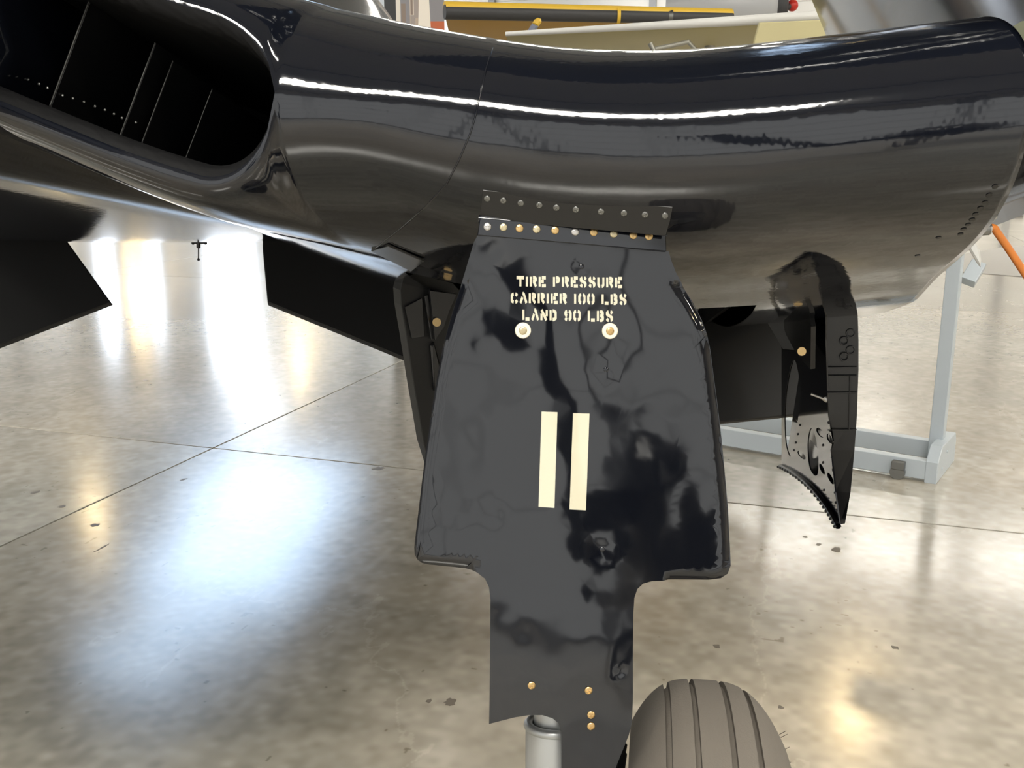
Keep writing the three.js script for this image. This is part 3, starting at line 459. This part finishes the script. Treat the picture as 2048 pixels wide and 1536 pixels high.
// flaps let down behind the wing
{
  const fl = (pts, Dd, label) => { const f = frame(at(...pts[0], Dd), V(pts.slant ?? 0.14, 0.55, 1).normalize()); return part('flap', plate(f, poly(f, pts), 0.03, { bevel: 0.004 }), M.flapPaint, plane, label); };
  fl([[525, 470], [525, 497], [535, 605], [815, 719], [1010, 800], [1130, 850], [1130, 520]], 3.05, 'dark flap hanging left of the strut door');
  fl([[1132, 520], [1132, 850], [1180, 862], [1300, 858], [1440, 845], [1563, 833], [1660, 822], [1660, 560]], 2.95, 'dark flap hanging between the strut door and the outboard wheel door');
  fl([[-160, 380], [-160, 756], [0, 690], [222, 605], [112, 452]], 3.5, 'dark flap of the far wing at the left edge');
}
// fuselage belly with antenna
{
  const pos = [], ix = [], n = 40, rings = [];
  const yaw = R(8);
  for (let i = 0; i <= 40; i++) {
    const D = lerp(0.9, 8.0, i / 40), tail = smooth(3.4, 8.5, D), w = lerp(0.86, 0.12, tail), hgt = lerp(0.62, 0.2, tail), bottom = bellyY(D);
    const c = V(-1.20 + Math.tan(yaw) * (D - 3.2), bottom + hgt, -D);
    for (let k = 0; k <= n; k++) {
      const t = k / n, x = t < 0.6 ? lerp(-w, w, t / 0.6) : Math.cos((t - 0.6) / 0.4 * Math.PI) * w, edge = clamp((Math.abs(x) / w - 0.8) / 0.2);
      const y = t < 0.6 ? 0.02 * (x / w) ** 2 + 0.05 * edge ** 3 : 0.15 + Math.sin((t - 0.6) / 0.4 * Math.PI) * hgt * 1.7, p = V(x, y - hgt, 0).applyAxisAngle(V(0, 1, 0), -yaw).add(c); pos.push(p.x, p.y, p.z);
    }
  }
  for (let i = 0; i < 40; i++) for (let k = 0; k < n; k++) { const p = i * (n + 1) + k; ix.push(p, p + n + 1, p + 1, p + 1, p + n + 1, p + n + 2); }
  const g = new THREE.BufferGeometry(); g.setAttribute('position', new THREE.Float32BufferAttribute(pos, 3)); g.setIndex(ix); g.setAttribute('uv', new THREE.Float32BufferAttribute(pos.filter((_, i) => i % 3 !== 1), 2)); g.computeVertexNormals();
  const b = part('fuselage', g, M.paint, plane, 'glossy fuselage belly seen below the inlet lip');
  part('antenna', [rod(at(397, 478, 3.3), at(397, 496, 3.3), 0.007), rod(at(397, 494, 3.3), at(397, 517, 3.3), 0.0022), rod(at(383, 486, 3.3), at(414, 486, 3.3), 0.003), new THREE.SphereGeometry(0.005, 8, 6).translate(...at(397, 519, 3.3).toArray()), new THREE.SphereGeometry(0.006, 8, 6).translate(...at(386, 486, 3.3).toArray()), new THREE.SphereGeometry(0.006, 8, 6).translate(...at(411, 486, 3.3).toArray())], M.black, b, 'small dark cross shaped antenna');
}
// access hatch under the wing, left of the bay
{
  const hs = [[737, 503], [778, 488], [853, 517], [822, 543]].map(([x, y]) => hit(x, y)).filter(Boolean);
  if (hs.length > 2) { const f = frame(hs[0].p.clone().addScaledVector(hs[0].n, 0.006), hs[0].n.clone().add(V(0, 0.12, 0.05))); part('access_hatch', plate(f, poly(f, [[742, 503], [776, 493], [848, 524], [822, 543]]), 0.004), M.paintPlain, plane); }
}
// the outer wing panel, folded up over the joint, and its fittings
{
  const th = R(25), d = eu.clone().multiplyScalar(Math.cos(th)).addScaledVector(es, -Math.sin(th)), n = es.clone().multiplyScalar(Math.cos(th)).addScaledVector(eu, Math.sin(th));
  const B = P3(SEND, 0, 0).addScaledVector(es, 0.50).addScaledVector(eu, 0.13), pos = [], ix = [], S = 26, K = 44, sec = [];
  for (let i = 0; i <= S; i++) { const x = (1 + Math.cos(Math.PI * i / S)) / 2; sec.push([x, camb(x) + half(x)]); } for (let i = 1; i <= S; i++) { const x = (1 - Math.cos(Math.PI * i / S)) / 2; sec.push([x, camb(x) - half(x)]); }
  for (let k = 0; k <= K; k++) { const q = 3.0 * k / K, c = lerp(2.35, 1.7, k / K); for (const [x, y] of sec) { const w = 0.0006 * noise(x * 14, q * 6, y * 40), p = B.clone().addScaledVector(ea, x * c + 0.1 * q).addScaledVector(n, -y * c * 0.9 + w).addScaledVector(d, q); pos.push(p.x, p.y, p.z); } }
  const m = sec.length; for (let k = 0; k < K; k++) for (let j = 0; j < m; j++) { const a = k * m + j, b = k * m + (j + 1) % m; ix.push(a, b, a + m, b, b + m, a + m); }
  for (let j = 0; j < S; j++) ix.push(j, j + 1, m - 1 - j, m - 1 - j, (m - j) % m, j);
  const g = new THREE.BufferGeometry(); g.setAttribute('position', new THREE.Float32BufferAttribute(pos, 3)); g.setIndex(ix); g.setAttribute('uv', new THREE.Float32BufferAttribute(pos.filter((_, i) => i % 3 !== 0), 2)); g.computeVertexNormals();
  const ow = part('folded_wing', g, M.paintPlain, plane, 'outer wing panel folded up at the right edge');
  const kn = []; for (let i = 0; i < 5; i++) kn.push(rod(P3(SEND + 0.03, 0.10 + i * 0.05, 0.115), P3(SEND + 0.03, 0.14 + i * 0.05, 0.115), 0.028)); part('fold_hinge', kn, M.olive, ow, 'olive hinge knuckles at the wing fold');
  const D = 1.75; const fit = new THREE.Group(); fit.name = 'fold_fitting'; plane.add(fit); fit.userData.label = 'pale metal lugs and sleeve below the wing fold';
  const f = frame(at(1965, 440, D), V(-0.25, 0, 1)); const fo = frame(at(1965, 440, D + 0.06), V(-0.25, 0, 1));
  part('lug', plate(f, poly(f, [[1986, 396], [1992, 402], [1990, 425], [1980, 438], [1966, 443], [1957, 438], [1962, 428], [1975, 410]]), 0.02, { bevel: 0.003 }), M.lug, fit);
  put(part('lug_bolt', new THREE.CylinderGeometry(0.005, 0.005, 0.012, 6).rotateX(Math.PI / 2), M.dullSteel, fit), f.hit(1971, 428, 0.004), f.n);
  part('lug_boss', plate(fo, poly(fo, [[1990, 412], [1996, 420], [1995, 436], [1984, 448], [1976, 448], [1986, 430]]), 0.02, { bevel: 0.003 }), M.zinc, fit);
  part('strap', plate(fo, poly(fo, [[1988, 395], [2006, 372], [2004, 425], [1999, 438], [1990, 446], [1996, 425], [1992, 412]]), 0.02, { bevel: 0.002, off: -0.02 }), M.black, fit);
  part('sleeve', rod(at(1953, 461, D), at(1979, 458, D), 0.0105, 0.0105, 24), M.dullSteel, fit); part('sleeve_lip', [rod(at(1959, 460, D), at(1961.5, 460, D), 0.012, 0.012, 24), rod(at(1977, 458, D), at(1979, 458, D), 0.0112, 0.0112, 24)], M.steel, fit);
  part('hook', plate(f, poly(f, [[1931, 473], [1941, 463], [1947, 478], [1960, 500], [1963, 520], [1962, 535], [1955, 526], [1940, 500]]), 0.012, { bevel: 0.003 }), M.lug, fit);
  part('lock_rod', tube([at(1976, 457, D), at(1984, 455, D), at(1989, 457, D), at(1993, 463, D), at(2010, 487, D), at(2048, 544, D), at(2080, 592, D)], 0.0068, 60, 14), M.orange, fit, 'orange rod slanting down from the fold joint');
  const act = [rod(at(2022, 330, 2.2), at(2016, 372, 2.2), 0.017, 0.014), rod(at(2010, 380, 2.2), at(2022, 362, 2.2), 0.013, 0.018), new THREE.TorusGeometry(0.0055, 0.0025, 8, 16).translate(...at(2031, 371, 2.2).toArray()), rod(at(2012, 366, 2.2), at(2030, 372, 2.2), 0.004), rod(at(2030, 330, 2.2), at(2029, 362, 2.2), 0.004)];
  part('other_machinery', act, M.alu, ow, 'bare metal machinery of another aircraft, placed below the fold');  // taken for machinery of another aircraft, hung here from the folded wing
}

// ---------------------------------------------------------------- the stand
{
  const q0 = onFloor(1870, 968), ux = onFloor(1707, 940).sub(q0).setY(0).normalize(), uz = V(-ux.z, 0, ux.x); if (uz.z > 0) uz.negate();
  const t = thing('wing_stand', 'pale blue grey steel stand with square post and long base behind the outboard wheel door', 'stand');
  const P = (a, y, b) => q0.clone().addScaledVector(ux, a).addScaledVector(uz, b).setY(y), Wd = q0.distanceTo(onFloor(1921, 925)), hgt = 0.105;
  const bx = (a0, a1, y0, y1, b0, b1, r = 0.004) => { const g = new RoundedBoxGeometry(a1 - a0, y1 - y0, b1 - b0, 1, r); g.applyMatrix4(new THREE.Matrix4().makeBasis(ux, V(0, 1, 0), ux.clone().cross(V(0, 1, 0))).setPosition(P((a0 + a1) / 2, (y0 + y1) / 2, (b0 + b1) / 2))); return g; };
  part('base_beam', bx(0.03, 1.5, 0.012, hgt, 0.0, 0.06), M.standPaint, t); part('base_beam', bx(0.03, 1.5, 0.012, hgt, Wd - 0.06, Wd), M.standPaint, t);
  // end plate with cut corners
  const sh = new THREE.Shape([[0, 0], [Wd, 0], [Wd, 0.11], [Wd - 0.03, 0.155], [0.07, 0.165], [0, 0.10]].map(([x, y]) => V2(x, y)));
  const eg = new THREE.ExtrudeGeometry(sh, { depth: 0.05, bevelEnabled: true, bevelSize: 0.003, bevelThickness: 0.003, bevelSegments: 1 }); eg.applyMatrix4(new THREE.Matrix4().makeBasis(uz, V(0, 1, 0), uz.clone().cross(V(0, 1, 0))).setPosition(P(0.047, 0.003, 0))); part('end_plate', eg, M.standPaint, t);
  const pb = onFloor(1868, 938).setY(0.02); part('post', bar(pb, pb.clone().setY(1.38), 0.065, 0.065, ux), M.standPaint, t, 'square post');
  part('brace', bar(at(1957, 528, 4.75), at(1935, 565, 4.7), 0.055, 0.07, uz), M.standPaint, t);
  part('head', bx(-0.25, 0.35, 1.36, 1.42, Wd / 2 - 0.05, Wd / 2 + 0.05), M.standPaint, t);
  part('caster', [rod(P(0.17, 0.035, -0.035), P(0.17, 0.035, -0.012), 0.035, 0.035, 24), bx(0.14, 0.20, 0.05, 0.09, -0.04, 0.0)], M.dullSteel, t, 'small steel caster');
  for (const [y, b] of [[0.115, 0.2], [0.05, 0.11]]) put(part('bolt', new THREE.CylinderGeometry(0.007, 0.007, 0.006, 6).rotateX(Math.PI / 2), M.standPaint, t), P(-0.006, y, b), ux.clone().negate());
}

// ---------------------------------------------------------------- further aircraft and things behind the wing
function airfoilWing(a, b, ca, cb, dir, t = 0.12, up = V(0, 1, 0)) {        // a wing from a to b (leading edge points), chords ca and cb along dir
  const pos = [], ix = [], S = 18, sec = []; for (let i = 0; i <= S; i++) { const x = (1 + Math.cos(Math.PI * i / S)) / 2; sec.push([x, 1]); } for (let i = 1; i < S; i++) { const x = (1 - Math.cos(Math.PI * i / S)) / 2; sec.push([x, -1]); }
  const yt = (x) => 5 * t * (0.2969 * Math.sqrt(x) - 0.126 * x - 0.3516 * x * x + 0.2843 * x ** 3 - 0.1036 * x ** 4), K = 12, m = sec.length;
  for (let k = 0; k <= K; k++) { const c = lerp(ca, cb, k / K) * (k === 0 ? 0.55 : 1), o = a.clone().lerp(b, k / K); for (const [x, s] of sec) { const p = o.clone().addScaledVector(dir, x * c).addScaledVector(up, s * yt(x) * c * (s > 0 ? 1 : 0.7)); pos.push(p.x, p.y, p.z); } }
  for (let k = 0; k < K; k++) for (let j = 0; j < m; j++) { const p = k * m + j, q = k * m + (j + 1) % m; ix.push(p, q, p + m, q, q + m, p + m); }
  for (const k of [0, K]) for (let j = 1; j < m - 1; j++) ix.push(k * m, k * m + j, k * m + j + 1);
  const g = new THREE.BufferGeometry(); g.setAttribute('position', new THREE.Float32BufferAttribute(pos, 3)); g.setAttribute('uv', new THREE.Float32BufferAttribute(new Array(pos.length / 3 * 2).fill(0), 2)); g.setIndex(ix); g.computeVertexNormals(); return toCreasedNormals(g, 0.8);
}
{
  const aft = V(0.05, -0.06, -1).normalize();
  // yellow aircraft: wing with a dark boot on its leading edge
  const y = thing('yellow_aircraft', 'yellow aircraft wing with a dark grey leading edge and yellow band', 'aircraft');
  const a = at(889, 24, 7.2), b = at(1462, 36, 7.9); 
  part('wing', airfoilWing(a.clone().add(V(0, 0.02, -0.02)), b.clone().add(V(0, 0.02, -0.02)), 1.9, 1.7, V(0, -0.13, -1).normalize(), 0.10), M.gold, y);
  part('leading_edge', rod(a, b, 0.050, 0.048, 24), M.boot, y, 'dark grey leading edge boot');
  part('upper_strip', rod(a.clone().add(V(0, 0.022, -0.012)), b.clone().add(V(0, 0.020, -0.012)), 0.052, 0.049, 24), M.yellow, y);
  const m = a.clone().lerp(b, (1224 - 889) / 573); part('band', rod(m.clone().add(V(-0.012, 0, 0)), m.clone().add(V(0.012, 0, 0)), 0.062, 0.062, 24), M.yellow, y, 'yellow band');
  const m2 = a.clone().lerp(b, (1327 - 889) / 573); part('tape', rod(m2.clone().add(V(-0.03, 0, 0)), m2.clone().add(V(0.03, 0, 0)), 0.051, 0.051, 24), M.dullSteel, y);
  for (const x of [0.45, 0.8]) { const p = a.clone().lerp(b, x).addScaledVector(aft, 0.8); part('strut', rod(p.clone().setY(p.y - 0.05), p.clone().add(V(0.2, -p.y + 0.03, 0.1)), 0.03), M.gold, y); }
  // cream aircraft in front of it
  const c = thing('cream_aircraft', 'cream and bare metal aircraft wing with a pointed pale tip behind the gull wing', 'aircraft');
  part('wing', airfoilWing(at(1012, 69, 5.6), at(1720, 34, 5.0), 1.0, 1.3, V(0.1, -0.08, -1).normalize(), 0.085), M.creamDark, c);
  part('lower_rail', bar(at(1180, 86, 5.75), at(1492, 70, 5.5), 0.012, 0.03, V(0, 1, 0)), M.zinc, c);
  part('leading_edge', rod(at(1012, 68, 5.55), at(1720, 28, 4.95), 0.012, 0.030, 20), M.white, c, 'white rod painting the lit top of the leading edge');  // white puts the lit look of the upper edge into the colour
  const bf = frame(at(1580, 66, 4.95), V(-0.05, -0.1, 1)); part('side_panel', plate(bf, poly(bf, [[1519, 45], [1680, 38], [1690, 110], [1503, 120], [1509, 80]]), 0.03, { bevel: 0.004 }), M.creamDark, c, 'flat pale yellow panel');
  part('strut', [rod(at(1375, 82, 5.3), at(1402, 110, 5.3), 0.011), rod(at(1310, 98, 5.3), at(1376, 84, 5.3), 0.012), rod(at(1300, 86, 5.3), at(1312, 110, 5.3), 0.014)], M.zinc, c);
  part('support_leg', [rod(at(1420, 80, 5.6), onFloor(1420, 790), 0.03), rod(at(1560, 70, 5.4), onFloor(1560, 800), 0.03)], M.zinc, c);
  // propeller blade with a yellow tip
  const p = thing('propeller', 'grey blue propeller blade with a rounded yellow tip in front of the yellow wing', 'propeller');
  const pf = frame(at(1060, 60, 6.3), V(-0.2, 0, 1)); part('blade', plate(pf, poly(pf, [[1064, 46], [1076, 52], [1059, 76], [1047, 96], [1010, 150], [996, 146], [1030, 98], [1040, 84]]), 0.03, { bevel: 0.008 }), M.blade, p); part('blade_tip', plate(pf, poly(pf, [[1064, 46], [1068, 39], [1075, 35], [1081, 37], [1082, 43], [1076, 52]]), 0.03, { bevel: 0.008 }), M.yellow, p, 'yellow blade tip');
  part('hub', rod(at(1000, 150, 6.45), at(1004, 150, 6.2), 0.08), M.boot, p); part('pedestal', rod(at(1002, 155, 6.35), at(1002, 155, 6.35).setY(0.0), 0.05), M.boot, p);
  // grey aircraft nose with a red spinner
  const n = thing('grey_aircraft', 'pale grey aircraft nose with dark engine opening and red spinner', 'aircraft'), nc = at(1577, 12, 11), na = V(-0.98, 0.02, -0.2).normalize();
  const lathe = (pr) => new THREE.LatheGeometry(pr.map(([r, x]) => V2(r, x)), 36).applyQuaternion(new THREE.Quaternion().setFromUnitVectors(V(0, 1, 0), na)).translate(nc.x, nc.y, nc.z);
  part('cowling', lathe([[0.17, 0.14], [0.2, 0.12], [0.235, 0.2], [0.25, 0.45], [0.235, 0.8], [0.16, 1.15], [0.08, 1.3]]), M.greyPaint, n); part('engine', lathe([[0, 0.16], [0.18, 0.15], [0.2, 0.12], [0.2, 0.03], [0.16, 0.01], [0.0, 0.05]]), M.boot, n);
  part('spinner', new THREE.SphereGeometry(0.062, 20, 14).translate(nc.x + 0.03, nc.y, nc.z + 0.04), M.red, n, 'red spinner'); part('blade', rod(nc.clone().add(V(0, -0.01, 0.06)), nc.clone().add(V(-0.34, -0.1, 0.12)), 0.035, 0.015), M.boot, n);
  part('leg', [rod(nc.clone().add(V(-0.6, -0.1, 0)), nc.clone().add(V(-0.6, 0, 0)).setY(0.02), 0.04)], M.zinc, n);
  // display banner and a dark board beside it
  const bn = thing('display_banner', 'tall printed display banner with a white letter on grey and orange', 'banner'), bn0 = at(793, 60, 9), bn1 = at(889, 60, 9), w = bn1.x - bn0.x, top = at(840, -60, 9).y;
  const cv = document.createElement('canvas'); cv.width = 256; cv.height = 1024; const x = cv.getContext('2d'); x.fillStyle = '#8d8b90'; x.fillRect(0, 0, 256, 1024); x.fillStyle = '#e9e2d8'; x.fillRect(0, 0, 24, 1024);
  for (let i = 0; i < 60; i++) { x.fillStyle = ['#b9a99a', '#8f7f74', '#d5cabc', '#a59a94'][i % 4]; x.fillRect(24 + rnd() * 90, rnd() * 1024, 8 + rnd() * 20, 30 + rnd() * 90); }
  x.fillStyle = '#c8663a'; x.fillRect(180, 150, 76, 260); x.fillStyle = '#6d6a72'; x.fillRect(200, 420, 56, 600); x.fillStyle = '#f6eee2'; x.beginPath(); x.moveTo(130, 0); x.lineTo(170, 0); x.lineTo(208, 480); x.lineTo(176, 480); x.lineTo(160, 230); x.lineTo(140, 480); x.lineTo(90, 480); x.fill();
  const bt = new THREE.CanvasTexture(cv); bt.colorSpace = THREE.SRGBColorSpace; mat('print', [1, 1, 1], 0.5, 0, { map: bt });
  const pl = new THREE.PlaneGeometry(w, top - 0.25).translate((bn0.x + bn1.x) / 2, (top + 0.25) / 2, -9 + 0.004); part('print', pl, M.print, bn); part('board', box(w, top - 0.25, 0.006, (bn0.x + bn1.x) / 2, (top + 0.25) / 2, -9), M.white, bn); part('foot', box(w, 0.25, 0.3, (bn0.x + bn1.x) / 2, 0.125, -9, 0.01), M.column, bn);
  const ds = thing('dark_board', 'narrow dark board standing beside the printed banner', 'board'), d0 = at(770, 40, 9.2), d1 = at(793, 40, 9.2); part('board', box(d1.x - d0.x, at(780, -40, 9.2).y, 0.05, (d0.x + d1.x) / 2, at(780, -40, 9.2).y / 2, -9.2), M.boot, ds);
  // an added dark aircraft, unseen behind the camera, shaped for the door's dark reflections
  const da = thing('added_dark_aircraft', 'added dark aircraft nose and tall propeller, shaped for the dark reflections in the lettered door', 'aircraft');
  const mir = (px, py, t) => { const q = DF.hit(px, py), e = ray(px, py).normalize(); e.addScaledVector(DF.n, -2 * e.dot(DF.n)); return q.addScaledVector(e, t); };
  const bf2 = frame(mir(1080, 780, 4.2), V(0.1, 0, -1)), bp = [[925, 470], [1000, 470], [1040, 600], [1085, 700], [1110, 820], [1160, 920], [1230, 1040], [1235, 1090], [1180, 1090], [1140, 1010], [1070, 880], [1010, 800], [975, 720], [950, 620]].map(([x, y]) => { const q = mir(x, y, 4.2).sub(bf2.o); return V2(q.dot(bf2.x), q.dot(bf2.y)); });
  part('added_blade', plate(bf2, bp, 0.06, { bevel: 0.015 }), M.satin, da);
  const cc = mir(1420, 1010, 4.4); part('cowling', new THREE.SphereGeometry(1, 40, 28).scale(0.36, 0.52, 0.9).translate(cc.x, cc.y, cc.z + 0.6), M.satin, da);
  const hb = mir(1215, 1085, 4.25); part('hub', rod(hb.clone().add(V(0, 0, -0.1)), cc.clone().add(V(0, 0, 0.5)), 0.1), M.satin, da);
  part('leg', rod(V(cc.x, 0, cc.z + 0.7), cc.clone().add(V(0, 0, 0.7)), 0.07), M.satin, da);
  // floor mat and white board at the far right
  const A = onFloor(1930, 545), B = onFloor(2060, 555), dir = B.clone().sub(A).setY(0).normalize(), dp = V(dir.z, 0, -dir.x);
  const fm = thing('floor_mat', 'large grey floor mat beyond the stand at the right edge', 'mat'); const mg = box(9, 0.006, 5, 0, 0.004, 0); mg.applyMatrix4(new THREE.Matrix4().makeBasis(dir, V(0, 1, 0), dir.clone().cross(V(0, 1, 0))).setPosition(A.clone().addScaledVector(dir, 3.5).addScaledVector(dp, 2.5))); part('sheet', mg, M.mat, fm);
  const wb = thing('white_board', 'low white board lying on the floor at the far right', 'board'), wp = onFloor(2022, 430); part('top', box(0.5, 0.04, 0.9, wp.x, 0.16, wp.z, 0.01), M.white, wb); part('base', box(0.4, 0.13, 0.7, wp.x, 0.07, wp.z - 0.05, 0.01), M.column, wb);
}
renderer.render(scene, camera);
